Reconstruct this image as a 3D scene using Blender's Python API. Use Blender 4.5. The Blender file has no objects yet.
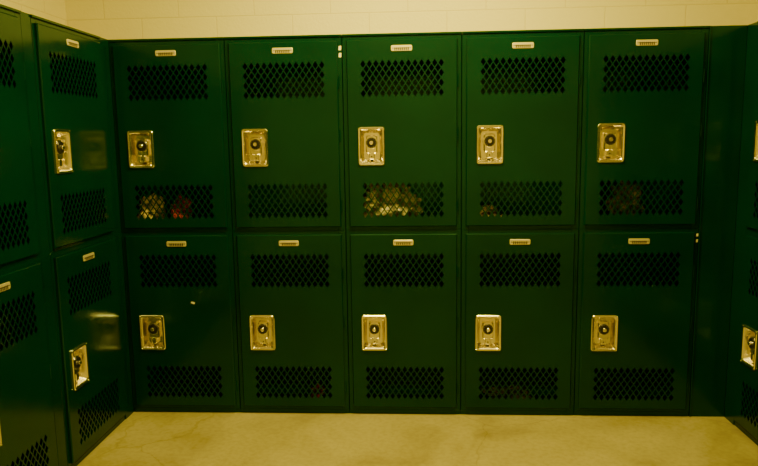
import bpy, bmesh, math, random
import numpy as np
from mathutils import Matrix, Vector
T=0.9; B=0.022
# ---------- camera calibration from measured points ----------
def project(p,P):
    C=p[:3]; yaw,pit,rol,f=p[3],p[4],p[5],p[6]*1000
    d=np.array([math.sin(yaw)*math.cos(pit),math.cos(yaw)*math.cos(pit),math.sin(pit)])
    r=np.array([math.cos(yaw),-math.sin(yaw),0.0]); u=np.cross(r,d)
    r2=r*math.cos(rol)+u*math.sin(rol); u2=-r*math.sin(rol)+u*math.cos(rol)
    v=P-C
    z=v@d
    return 379+f*(v@r2)/z, 233-f*(v@u2)/z,(r2,u2,d)
def pts(p):
    w,dl,XR=p[7],p[8],p[9]
    zt=B+2*T-.02; zm=B+T; zb=B+.02
    L=[]
    for k,x,y in[(0,111,44),(1,225.5,43),(2,342.5,41),(3,462,38.5),(4,584,36),(5,708,33.5)]: L.append(((k*w,0,zt),x,y,1))
    for k,x,y in[(0,120,233),(1,233,232),(2,346,230.5),(3,462,230),(4,580,229),(5,699,228)]: L.append(((k*w,0,zm),x,y,1))
    for k,x,y in[(0,130,404),(1,239,405),(2,348,405.5),(3,461,406.5),(4,575,408.5),(5,689,410)]: L.append(((k*w,0,zb),x,y,1))
    L.append(((0,-dl-w,zt),31,26,1)); L.append(((0,-dl-w,zm),49,256,1)); L.append(((0,-dl-w,zb),70,466,.5))
    hx=.02+.215*(w-.041); hz=.018+.44*(T-.036)
    for k,x,y,x2,y2 in[(0,140,147,151.5,329.5),(1,255.5,146,262.5,329.5),(2,371,144,374.5,329.5),(3,490,143.5,488,330),(4,610.5,142.5,604,331)]:
        L.append(((k*w+hx,-.01,B+T+hz),x,y,.7)); L.append(((k*w+hx,-.01,B+hz),x2,y2,.7))
    L.append(((.01,-dl-w+hx,B+T+hz),59.5,152,1.5)); L.append(((.01,-dl-w+hx,B+hz),79,368,1.5))
    L.append(((0,-dl,zt),107,42,1)); L.append(((0,-dl,zm),117,234,1))
    L.append(((XR,0,0),732,416,1)); L.append(((XR,0,zt),751,30,.7))
    return L
def resid(p):
    o=[]
    for P,x,y,wt in pts(p):
        a,b,_=project(p,np.array(P)); o+= [(a-x)*wt,(b-y)*wt]
    return np.array(o)
p=np.array([1.5,-3.3,1.5,0,-.14,0,.75,.54,.03,2.95])
lam=1e-2
r=resid(p)
for it in range(300):
    J=np.zeros((len(r),len(p)))
    for i in range(len(p)):
        q=p.copy(); q[i]+=1e-6; J[:,i]=(resid(q)-r)/1e-6
    A=J.T@J; s=np.linalg.solve(A+lam*np.diag(np.diag(A)),-J.T@r)
    rn=resid(p+s)
    if rn@rn<r@r: p=p+s; r=rn; lam*=.5
    else: lam*=3
W,DL,XR=float(p[7]),float(p[8]),float(p[9])-.028
_,_,(r2,u2,d)=project(p,np.array([0,0,0.]))
cam=bpy.data.cameras.new("camera"); co=bpy.data.objects.new("camera",cam); bpy.context.collection.objects.link(co)
M=Matrix(((r2[0],u2[0],-d[0],p[0]),(r2[1],u2[1],-d[1],p[1]),(r2[2],u2[2],-d[2],p[2]),(0,0,0,1)))
co.matrix_world=M; cam.sensor_width=36; cam.lens=36*p[6]*1000/758; cam.clip_start=.02
bpy.context.scene.camera=co
CY=float(p[1])
# ---------- materials ----------
def mat(name,col,rough=.5,metal=0,**k):
    m=bpy.data.materials.new(name); m.use_nodes=True
    b=m.node_tree.nodes["Principled BSDF"]
    b.inputs["Base Color"].default_value=(*col,1); b.inputs["Roughness"].default_value=rough; b.inputs["Metallic"].default_value=metal
    for a,v in k.items(): b.inputs[a].default_value=v
    return m,m.node_tree,b
def node(nt,t,**k):
    n=nt.nodes.new(t)
    for a,v in k.items():
        if a in n.inputs.keys() if hasattr(n.inputs,'keys') else False: n.inputs[a].default_value=v
        else: setattr(n,a,v)
    return n
def ramp(nt,stops):
    n=nt.nodes.new("ShaderNodeValToRGB"); e=n.color_ramp.elements
    while len(e)<len(stops): e.new(.5)
    for i,(ps,c) in enumerate(stops): e[i].position=ps; e[i].color=(*c,1)
    return n
# green enamel
green,nt,b=mat("green_enamel",(0.0,.06,.02),.3)
tc=node(nt,"ShaderNodeNewGeometry")
n1=node(nt,"ShaderNodeTexNoise",Scale=3.0,Detail=4.0); nt.links.new(tc.outputs["Position"],n1.inputs["Vector"])
rp=ramp(nt,[(.3,(.0006,.0195,.012)),(.7,(.0010,.028,.018))]); nt.links.new(n1.outputs["Fac"],rp.inputs[0]); nt.links.new(rp.outputs[0],b.inputs["Base Color"])
n2=node(nt,"ShaderNodeTexNoise",Scale=9.0,Detail=6.0); nt.links.new(tc.outputs["Position"],n2.inputs["Vector"])
rr=node(nt,"ShaderNodeMapRange"); rr.inputs["To Min"].default_value=.12; rr.inputs["To Max"].default_value=.24
nt.links.new(n2.outputs["Fac"],rr.inputs["Value"]); nt.links.new(rr.outputs[0],b.inputs["Roughness"])
b.inputs["Specular IOR Level"].default_value=.42; b.inputs["Specular Tint"].default_value=(.45,1,.6,1)
n3=node(nt,"ShaderNodeTexNoise",Scale=5.0,Detail=2.0); nt.links.new(tc.outputs["Position"],n3.inputs["Vector"])
bp=node(nt,"ShaderNodeBump",Strength=.08,Distance=.02); nt.links.new(n3.outputs["Fac"],bp.inputs["Height"]); nt.links.new(bp.outputs[0],b.inputs["Normal"])
steel,nt,b=mat("stainless_steel",(.88,.82,.60),.22,1)
chrome,_,_=mat("chrome",(.9,.85,.7),.15,1)
black,_,_=mat("black_dial",(.01,.01,.01),.3)
plate,_,_=mat("badge_metal",(.75,.68,.42),.35,.5)
ink,_,_=mat("badge_ink",(.05,.04,.02),.6)
chip,_,_=mat("paint_chip",(.8,.75,.55),.6)
# wall
def wallmat(name,axis):
    m,nt,b=mat(name,(.8,.7,.4),.55)
    g=node(nt,"ShaderNodeNewGeometry"); s=node(nt,"ShaderNodeSeparateXYZ"); nt.links.new(g.outputs["Position"],s.inputs[0])
    c=node(nt,"ShaderNodeCombineXYZ"); nt.links.new(s.outputs[axis],c.inputs[0]); nt.links.new(s.outputs[2],c.inputs[1])
    br=node(nt,"ShaderNodeTexBrick"); nt.links.new(c.outputs[0],br.inputs["Vector"])
    br.inputs["Scale"].default_value=1; br.inputs["Brick Width"].default_value=.4; br.inputs["Row Height"].default_value=.2
    br.inputs["Mortar Size"].default_value=.004; br.inputs["Mortar Smooth"].default_value=.6
    br.inputs["Color1"].default_value=(.87,.79,.40,1); br.inputs["Color2"].default_value=(.86,.78,.39,1); br.inputs["Mortar"].default_value=(.77,.68,.32,1)
    nt.links.new(br.outputs["Color"],b.inputs["Base Color"])
    n=node(nt,"ShaderNodeTexNoise",Scale=90.0,Detail=4.0); nt.links.new(g.outputs["Position"],n.inputs["Vector"])
    b1=node(nt,"ShaderNodeBump",Strength=.15,Distance=.01); nt.links.new(n.outputs["Fac"],b1.inputs["Height"])
    b2=node(nt,"ShaderNodeBump",Strength=.3,Distance=.003); b2.invert=True; nt.links.new(br.outputs["Fac"],b2.inputs["Height"]); nt.links.new(b1.outputs[0],b2.inputs["Normal"])
    nt.links.new(b2.outputs[0],b.inputs["Normal"]); return m
wx=wallmat("painted_block_x",0); wy=wallmat("painted_block_y",1)
ceilm,_,_=mat("ceiling_paint",(.75,.68,.5),.8)
# floor
flo,nt,b=mat("concrete_floor",(.6,.5,.3),.45)
g=node(nt,"ShaderNodeNewGeometry")
n=node(nt,"ShaderNodeTexNoise",Scale=2.6,Detail=9.0,Roughness=.6,Distortion=.6); nt.links.new(g.outputs["Position"],n.inputs["Vector"])
rp=ramp(nt,[(.3,(.29,.24,.095)),(.48,(.39,.34,.145)),(.72,(.48,.425,.20))]); nt.links.new(n.outputs["Fac"],rp.inputs[0])
n2=node(nt,"ShaderNodeTexNoise",Scale=45.0,Detail=8.0); nt.links.new(g.outputs["Position"],n2.inputs["Vector"])
rp2=ramp(nt,[(.3,(.82,.80,.75)),(.58,(1,1,1))]); nt.links.new(n2.outputs["Fac"],rp2.inputs[0])
mx=node(nt,"ShaderNodeMixRGB"); mx.blend_type='MULTIPLY'; mx.inputs[0].default_value=.8
nt.links.new(rp.outputs[0],mx.inputs[1]); nt.links.new(rp2.outputs[0],mx.inputs[2])
# fine cracks
dn=node(nt,"ShaderNodeTexNoise",Scale=3.0,Detail=6.0); nt.links.new(g.outputs["Position"],dn.inputs["Vector"])
ad=node(nt,"ShaderNodeMixRGB"); ad.blend_type='ADD'; ad.inputs[0].default_value=.35; nt.links.new(g.outputs["Position"],ad.inputs[1]); nt.links.new(dn.outputs["Color"],ad.inputs[2])
vo=node(nt,"ShaderNodeTexVoronoi"); vo.feature='DISTANCE_TO_EDGE'; vo.inputs["Scale"].default_value=.9; nt.links.new(ad.outputs[0],vo.inputs["Vector"])
rp3=ramp(nt,[(0,(.65,.6,.5)),(.005,(1,1,1))]); nt.links.new(vo.outputs["Distance"],rp3.inputs[0])
mx2=node(nt,"ShaderNodeMixRGB"); mx2.blend_type='MULTIPLY'; mx2.inputs[0].default_value=.6
nt.links.new(mx.outputs[0],mx2.inputs[1]); nt.links.new(rp3.outputs[0],mx2.inputs[2]); nt.links.new(mx2.outputs[0],b.inputs["Base Color"])
bp=node(nt,"ShaderNodeBump",Strength=.2,Distance=.01); nt.links.new(n2.outputs["Fac"],bp.inputs["Height"]); nt.links.new(bp.outputs[0],b.inputs["Normal"])
# ---------- mesh helpers ----------
class MB:
    def __init__(s): s.v=[];s.f=[];s.m=[]
    def face(s,pts,mi=0):
        i=len(s.v); s.v+= [tuple(q) for q in pts]; s.f.append(tuple(range(i,i+len(pts)))); s.m.append(mi)
    def box(s,x0,x1,y0,y1,z0,z1,mi=0):
        i=len(s.v); s.v+=[(x0,y0,z0),(x1,y0,z0),(x1,y1,z0),(x0,y1,z0),(x0,y0,z1),(x1,y0,z1),(x1,y1,z1),(x0,y1,z1)]
        for f in((0,3,2,1),(4,5,6,7),(0,1,5,4),(1,2,6,5),(2,3,7,6),(3,0,4,7)): s.f.append(tuple(i+a for a in f)); s.m.append(mi)
    def loops(s,L,mi=0,cap=True,cap0=False):
        n=len(L[0]); i=len(s.v)
        for l in L: s.v+=[tuple(q) for q in l]
        for k in range(len(L)-1):
            for j in range(n):
                a=i+k*n+j; c=i+k*n+(j+1)%n; s.f.append((a,c,c+n,a+n)); s.m.append(mi)
        if cap: s.f.append(tuple(i+(len(L)-1)*n+j for j in range(n))); s.m.append(mi)
        if cap0: s.f.append(tuple(i+j for j in reversed(range(n)))); s.m.append(mi)
    def cyl(s,c,r,y0,y1,mi=0,n=24,cham=.001):
        f=lambda rr,y:[(c[0]+rr*math.cos(a),y,c[1]+rr*math.sin(a)) for a in [2*math.pi*j/n for j in range(n)]]
        s.loops([f(r,y0),f(r,y1+cham),f(r-cham,y1)],mi)
    def mesh(s,name,mats,smooth=False):
        me=bpy.data.meshes.new(name); me.from_pydata(s.v,[],s.f)
        for m in mats: me.materials.append(m)
        me.polygons.foreach_set("material_index",s.m)
        bm=bmesh.new(); bm.from_mesh(me)
        bmesh.ops.remove_doubles(bm,verts=bm.verts,dist=1e-5)
        bm.to_mesh(me); bm.free()
        if smooth: me.shade_smooth(); 
        return me
def rrect(cx,cz,w,h,r,y,n=6):
    o=[]
    for q,(sx,sz) in enumerate([(1,1),(-1,1),(-1,-1),(1,-1)]):
        for k in range(n+1):
            a=math.pi/2*(q+k/n); o.append((cx+sx*(w/2-r)+r*math.cos(a),y,cz+sz*(h/2-r)+r*math.sin(a)))
    return o
# ---------- locker meshes (local: x right, y depth, z up) ----------
LW=W-.001; D=.40
gx=.02; dz0=.018; dx0=gx; dx1=LW-gx; dz1=T-.018; Wd=dx1-dx0; Hd=dz1-dz0
def body(extra_base,cap):
    m=MB(); t=.003
    m.box(0,t,.0,D,0,T); m.box(LW-t,LW,0,D,0,T); m.box(t,LW-t,0,D,0,t); m.box(t,LW-t,0,D,T-t,T); m.box(t,LW-t,D-t,D,t,T-t)
    s=.034
    m.box(0,s,0,.018,t,T-t); m.box(LW-s,LW,0,.018,t,T-t); m.box(s,LW-s,0,.018,t,s); m.box(s,LW-s,0,.018,T-s,T-t)
    if extra_base: m.box(0,LW,.004,D,-B,-.0005)
    if cap: m.box(0,LW,-.006,D,T+.0005,T+.010)
    # hinges
    for z in(.13,.5,.77):
        f=lambda rr,zz:[(LW-gx+.004+rr*math.cos(a),-.007+rr*math.sin(a),zz) for a in [2*math.pi*j/10 for j in range(10)]]
        m.loops([f(.0035,T*z-.03),f(.0035,T*z+.03)],0,True,True)
    return m.mesh("locker_body",[green])
body_lo=body(True,False); body_hi=body(False,True)
YF=-.013
hcx=dx0+.215*Wd; hcz=dz0+.44*Hd; hw=.245*Wd; hh=.205*Hd
def door():
    m=MB(); ch=.004
    vx0,vx1=dx0+.12*Wd,dx0+.885*Wd
    vents=[(dz0+.045*Hd,dz0+.25*Hd),(dz0+.695*Hd,dz0+.90*Hd)]
    hx0,hx1,hz0,hz1=hcx-hw/2+.006,hcx+hw/2-.006,hcz-hh/2+.006,hcz+hh/2-.006
    X0,X1,Z0,Z1=dx0+ch,dx1-ch,dz0+ch,dz1-ch
    q=lambda a,b_,c,d_: m.face([(a,YF,c),(b_,YF,c),(b_,YF,d_),(a,YF,d_)])
    bands=[(Z0,vents[0][0],None),(vents[0][0],vents[0][1],'v'),(vents[0][1],hz0,None),(hz0,hz1,'h'),(hz1,vents[1][0],None),(vents[1][0],vents[1][1],'v'),(vents[1][1],Z1,None)]
    for a,b_,k in bands:
        if k is None: q(X0,X1,a,b_)
        elif k=='v': q(X0,vx0,a,b_); q(vx1,X1,a,b_)
        else: q(X0,hx0,a,b_); q(hx1,X1,a,b_)
    L=[[(X0,YF,Z0),(X1,YF,Z0),(X1,YF,Z1),(X0,YF,Z1)],[(dx0,YF+ch,dz0),(dx1,YF+ch,dz0),(dx1,YF+ch,dz1),(dx0,YF+ch,dz1)],[(dx0,-.0008,dz0),(dx1,-.0008,dz0),(dx1,-.0008,dz1),(dx0,-.0008,dz1)]]
    m.loops([list(reversed(l)) for l in L],0,False)
    N,Mr=13,4; sc=.80
    for z0,z1 in vents:
        px=(vx1-vx0)/N; pz=(z1-z0)/Mr
        cs=[((i+.5),(j+.5)) for i in range(N) for j in range(Mr)]+[(i,j) for i in range(1,N) for j in range(1,Mr)]
        for a,b_ in cs:
            cx=vx0+a*px; cz=z0+b_*pz
            o=[(cx+px/2,YF,cz),(cx,YF,cz+pz/2),(cx-px/2,YF,cz),(cx,YF,cz-pz/2)]
            i_=[(cx+sc*px/2,YF,cz),(cx,YF,cz+sc*pz/2),(cx-sc*px/2,YF,cz),(cx,YF,cz-sc*pz/2)]
            k_=[(x,YF+.002,z) for x,_,z in i_]
            m.loops([list(reversed(o)),list(reversed(i_)),list(reversed(k_))],0,False)
        for i in range(N):
            for z,s in((z0,1),(z1,-1)):
                if 1<=i: m.face([(vx0+(i-.5)*px,YF,z),(vx0+(i+.5)*px,YF,z),(vx0+i*px,YF,z+s*pz/2)])
        for j in range(1,Mr):
            m.face([(vx0,YF,z0+(j-.5)*pz),(vx0,YF,z0+(j+.5)*pz),(vx0+px/2,YF,z0+j*pz)])
            m.face([(vx1,YF,z0+(j-.5)*pz),(vx1,YF,z0+(j+.5)*pz),(vx1-px/2,YF,z0+j*pz)])
        for x,sx in((vx0,1),(vx1,-1)):
            for z,sz in((z0,1),(z1,-1)): m.face([(x,YF,z),(x+sx*px/2,YF,z),(x,YF,z+sz*pz/2)])
    return m.mesh("locker_door",[green])
door_me=door()
def handle():
    m=MB(); c=(hcx,hcz)
    L=[rrect(*c,hw,hh,.014,YF-.0005),rrect(*c,hw,hh,.014,YF-.004),rrect(*c,hw-.006,hh-.006,.012,YF-.007),rrect(*c,hw-.02,hh-.02,.010,YF-.006),
       rrect(*c,hw-.028,hh-.028,.010,YF-.001),rrect(*c,hw-.05,hh-.052,.012,YF+.034)]
    m.loops(L,0)
    # lift latch housing (upper part of cup) and guide
    pz=YF+.034
    m.loops([rrect(c[0],c[1]+.008,.056,.088,.014,pz),rrect(c[0],c[1]+.008,.054,.086,.014,pz-.016),rrect(c[0],c[1]+.008,.044,.076,.010,pz-.022)],0)
    m.loops([rrect(c[0],c[1]-.045,.026,.034,.006,pz),rrect(c[0],c[1]-.045,.026,.034,.006,pz-.02),rrect(c[0],c[1]-.045,.02,.028,.005,pz-.023)],0)
    m.cyl((c[0],c[1]-.048),.004,pz-.023,pz-.0235,1)
    # dial
    m.cyl((c[0],c[1]+.016),.029,pz-.016,pz-.024,2,32)
    m.cyl((c[0],c[1]+.016),.025,pz-.024,pz-.030,1,32)
    m.cyl((c[0],c[1]+.016),.009,pz-.030,pz-.040,2,20)
    for k in range(12):
        a=k*math.pi/6; 
        x=c[0]+.021*math.cos(a); z=c[1]+.016+.021*math.sin(a)
        m.box(x-.0008,x+.0008,pz-.0306,pz-.0295,z-.0015,z+.0015,2)
    # rivets
    for sx in(-1,1):
        for sz in(-1,1): m.cyl((c[0]+sx*(hw/2-.006),c[1]+sz*(hh/2-.006)),.003,YF-.006,YF-.0085,2,10,.0008)
    return m.mesh("recessed_handle",[steel,black,chrome])
handle_me=handle()
def badge():
    m=MB(); cx=dx0+.5*Wd; cz=dz0+.953*Hd; bw=.19*Wd; bh=.026
    m.loops([rrect(cx,cz,bw,bh,.006,YF-.0003,4),rrect(cx,cz,bw,bh,.006,YF-.002,4),rrect(cx,cz,bw-.003,bh-.003,.005,YF-.003,4)],0)
    m.box(cx-bw*.38,cx+bw*.38,YF-.0035,YF-.003,cz-.0015,cz+.0015,1)
    for k in range(8):
        x=cx+(k-3.5)*bw*.09; m.box(x-.0026,x+.0026,YF-.0037,YF-.003,cz-.010,cz+.003,1)
    m.cyl((cx-bw*.42,cz),.0022,YF-.003,YF-.0042,1,8,.0005); m.cyl((cx+bw*.42,cz),.0022,YF-.003,YF-.0042,1,8,.0005)
    return m.mesh("badge",[plate,ink])
badge_me=badge()
def ob(name,me,parent=None,mods=None):
    o=bpy.data.objects.new(name,me); bpy.context.collection.objects.link(o)
    if parent: o.parent=parent
    return o
def bev(o,w,seg=2):
    md=o.modifiers.new("bevel","BEVEL"); md.width=w; md.segments=seg; md.limit_method='ANGLE'
lockers={}
def locker(key,x,y,rot,tier):
    e=ob("locker",None); e.empty_display_size=.1
    e.location=(x,y,B+tier*T); e.rotation_euler=(0,0,rot)
    b_=ob("body",body_hi if tier else body_lo,e); bev(b_,.0012,1)
    ob("door",door_me,e); ob("handle",handle_me,e); ob("badge",badge_me,e)
    lockers[key]=e; return e
NL,NR=4,4
H=B+2*T+.010
GAP=.065
for tier in(0,1):
    for k in range(5): locker(("b",k,tier),k*W,0,0,tier)
    for k in range(NL): locker(("l",k,tier),0,-DL-(k+1)*W-k*GAP,math.pi/2,tier)
    for k in range(NR): locker(("r",k,tier),XR,-DL-k*W,-math.pi/2,tier)
# small light marks
def chipmark(key,x,z,w,h,rot=0):
    m=MB(); c,s=math.cos(rot),math.sin(rot)
    P=[(-w/2,-h/2),(w*.4,-h*.5),(w/2,h/2),(-w*.4,h*.4)]
    m.face([(x+a*c-b_*s,YF-.0006 if dx0<x<dx1 else -.0006,z+a*s+b_*c) for a,b_ in P]); ob("paint_chip",m.mesh("chip",[chip]),lockers[key])
chipmark(("b",0,0),LW*.62,T*.61,.020,.010,-.4)
for z in(.92,.955): chipmark(("b",1,1),LW-.009,T*z-.01,.013,.02)
for z in(.945,.975): chipmark(("b",4,0),LW-.006,T*z-.01,.01,.014)
# fillers
m=MB(); m.box(5*W+.001,XR-.001,.002,.03,0,H); m.box(5*W+.001,5*W+.006,-.004,.002,0,H); f=ob("locker_filler_panel",m.mesh("filler",[green])); bev(f,.001,1)
m=MB(); m.box(-.03,-.0003,-DL+.0005,.02,0,H); ob("locker_corner_strip",m.mesh("filler",[green]))
m=MB(); m.box(XR+.0003,XR+.03,-DL+.0005,.03,0,H); ob("locker_corner_strip",m.mesh("filler",[green]))
for k in range(1,NL):
    y0=-DL-k*W-(k-1)*GAP
    m=MB(); m.box(-.03,-.001,y0-GAP+.0015,y0-.0005,0,H); ob("locker_spacer_strip",m.mesh("filler",[green]))
# ---------- contents ----------
def crumple(name,key,x,y,sx,sy,sz,col,seed,rough=.6):
    bm=bmesh.new(); bmesh.ops.create_icosphere(bm,subdivisions=5,radius=1); random.seed(seed)
    from mathutils import noise
    for v in bm.verts:
        q=v.co*1.7+Vector((seed*3.1,0,0)); dd=noise.fractal(q,1,2,4)*.45; dd=round(dd*6)/6*.6+dd*.4+noise.cell(v.co*4+Vector((seed,0,0)))*.08
        v.co*=1+dd
    mz=min(v.co.z for v in bm.verts); Mz=max(v.co.z for v in bm.verts)
    for v in bm.verts:
        v.co=Vector((v.co.x*sx/2,v.co.y*sy/2,(v.co.z-mz)/(Mz-mz)*sz))
    me=bpy.data.meshes.new(name); bm.to_mesh(me); bm.free()
    mm,nt,b=mat(name,col,rough); me.materials.append(mm)
    g=node(nt,"ShaderNodeTexCoord"); n=node(nt,"ShaderNodeTexNoise",Scale=22.0,Detail=4.0); nt.links.new(g.outputs["Object"],n.inputs["Vector"])
    rp=ramp(nt,[(.42,tuple(c*.12 for c in col)),(.6,col)]); nt.links.new(n.outputs["Fac"],rp.inputs[0]); nt.links.new(rp.outputs[0],b.inputs["Base Color"])
    o=ob(name,me); o.matrix_world=lockers[key].matrix_basis@Matrix.Translation((x,y,.0035))
crumple("paper_bag",("b",0,1),.12,.09,.13,.10,.18,(.95,.78,.33),1)
crumple("red_cloth",("b",0,1),.27,.10,.10,.12,.17,(.42,.03,.012),2)
crumple("crumpled_plastic_bag",("b",2,1),.20,.10,.27,.13,.24,(.75,.72,.46),3,.3)
crumple("cloth_bundle",("b",3,1),.12,.09,.14,.1,.11,(.5,.42,.22),4)
crumple("crumpled_paper",("b",4,1),.27,.19,.14,.12,.24,(.34,.29,.13),5)
crumple("red_cloth",("b",1,0),.38,.09,.06,.08,.10,(.4,.03,.012),6)
crumple("cloth_bundle",("b",3,0),.25,.10,.22,.1,.09,(.16,.15,.09),7)
# ---------- room ----------
Xa=-D-.006; Xb=XR+D+.006; Ya=D+.006; Yb=-DL-NL*(W+GAP)-.6; Yb=min(Yb,CY-1.2); Zc=2.75
def slab(name,x0,x1,y0,y1,z0,z1,mt):
    m=MB(); m.box(x0,x1,y0,y1,z0,z1); return ob(name,m.mesh(name,[mt]))
slab("floor",Xa-.1,Xb+.1,Yb-.1,Ya+.1,-.1,0,flo)
slab("ceiling",Xa-.1,Xb+.1,Yb-.1,Ya+.1,Zc,Zc+.1,ceilm)
slab("wall_back",Xa-.1,Xb+.1,Ya,Ya+.1,0,Zc,wx)
slab("wall_front",Xa-.1,Xb+.1,Yb-.1,Yb,0,Zc,wx)
slab("wall_left",Xa-.1,Xa,Yb,Ya,0,Zc,wy)
slab("wall_right",Xb,Xb+.1,Yb,Ya,0,Zc,wy)
# ---------- lights ----------
WARM=(1,.785,.15)
em=bpy.data.materials.new("lamp_diffuser"); em.use_nodes=True; b=em.node_tree.nodes["Principled BSDF"]; b.inputs["Emission Color"].default_value=(*WARM,1); b.inputs["Emission Strength"].default_value=3; b.inputs["Base Color"].default_value=(.8,.8,.8,1)
def lamp(x,y,pw):
    e=ob("ceiling_light",None); e.location=(x,y,Zc)
    m=MB(); m.box(-.62,.62,-.16,.16,-.07,-.001,0); m.box(-.58,.58,-.13,.13,-.085,-.0702,1)
    ob("housing",m.mesh("housing",[ceilm,em]),e)
    l=bpy.data.lights.new("tube","AREA"); l.shape='RECTANGLE'; l.size=1.1; l.size_y=.26; l.energy=pw; l.color=WARM
    lo=ob("tube",l,e); lo.location=(0,0,-.09)
lamp(2.6*W,-.75,90); lamp(2.6*W,-3.2,24)
w=bpy.data.worlds.new("world"); bpy.context.scene.world=w; w.use_nodes=True
w.node_tree.nodes["Background"].inputs[0].default_value=(.3,.25,.12,1); w.node_tree.nodes["Background"].inputs[1].default_value=.1
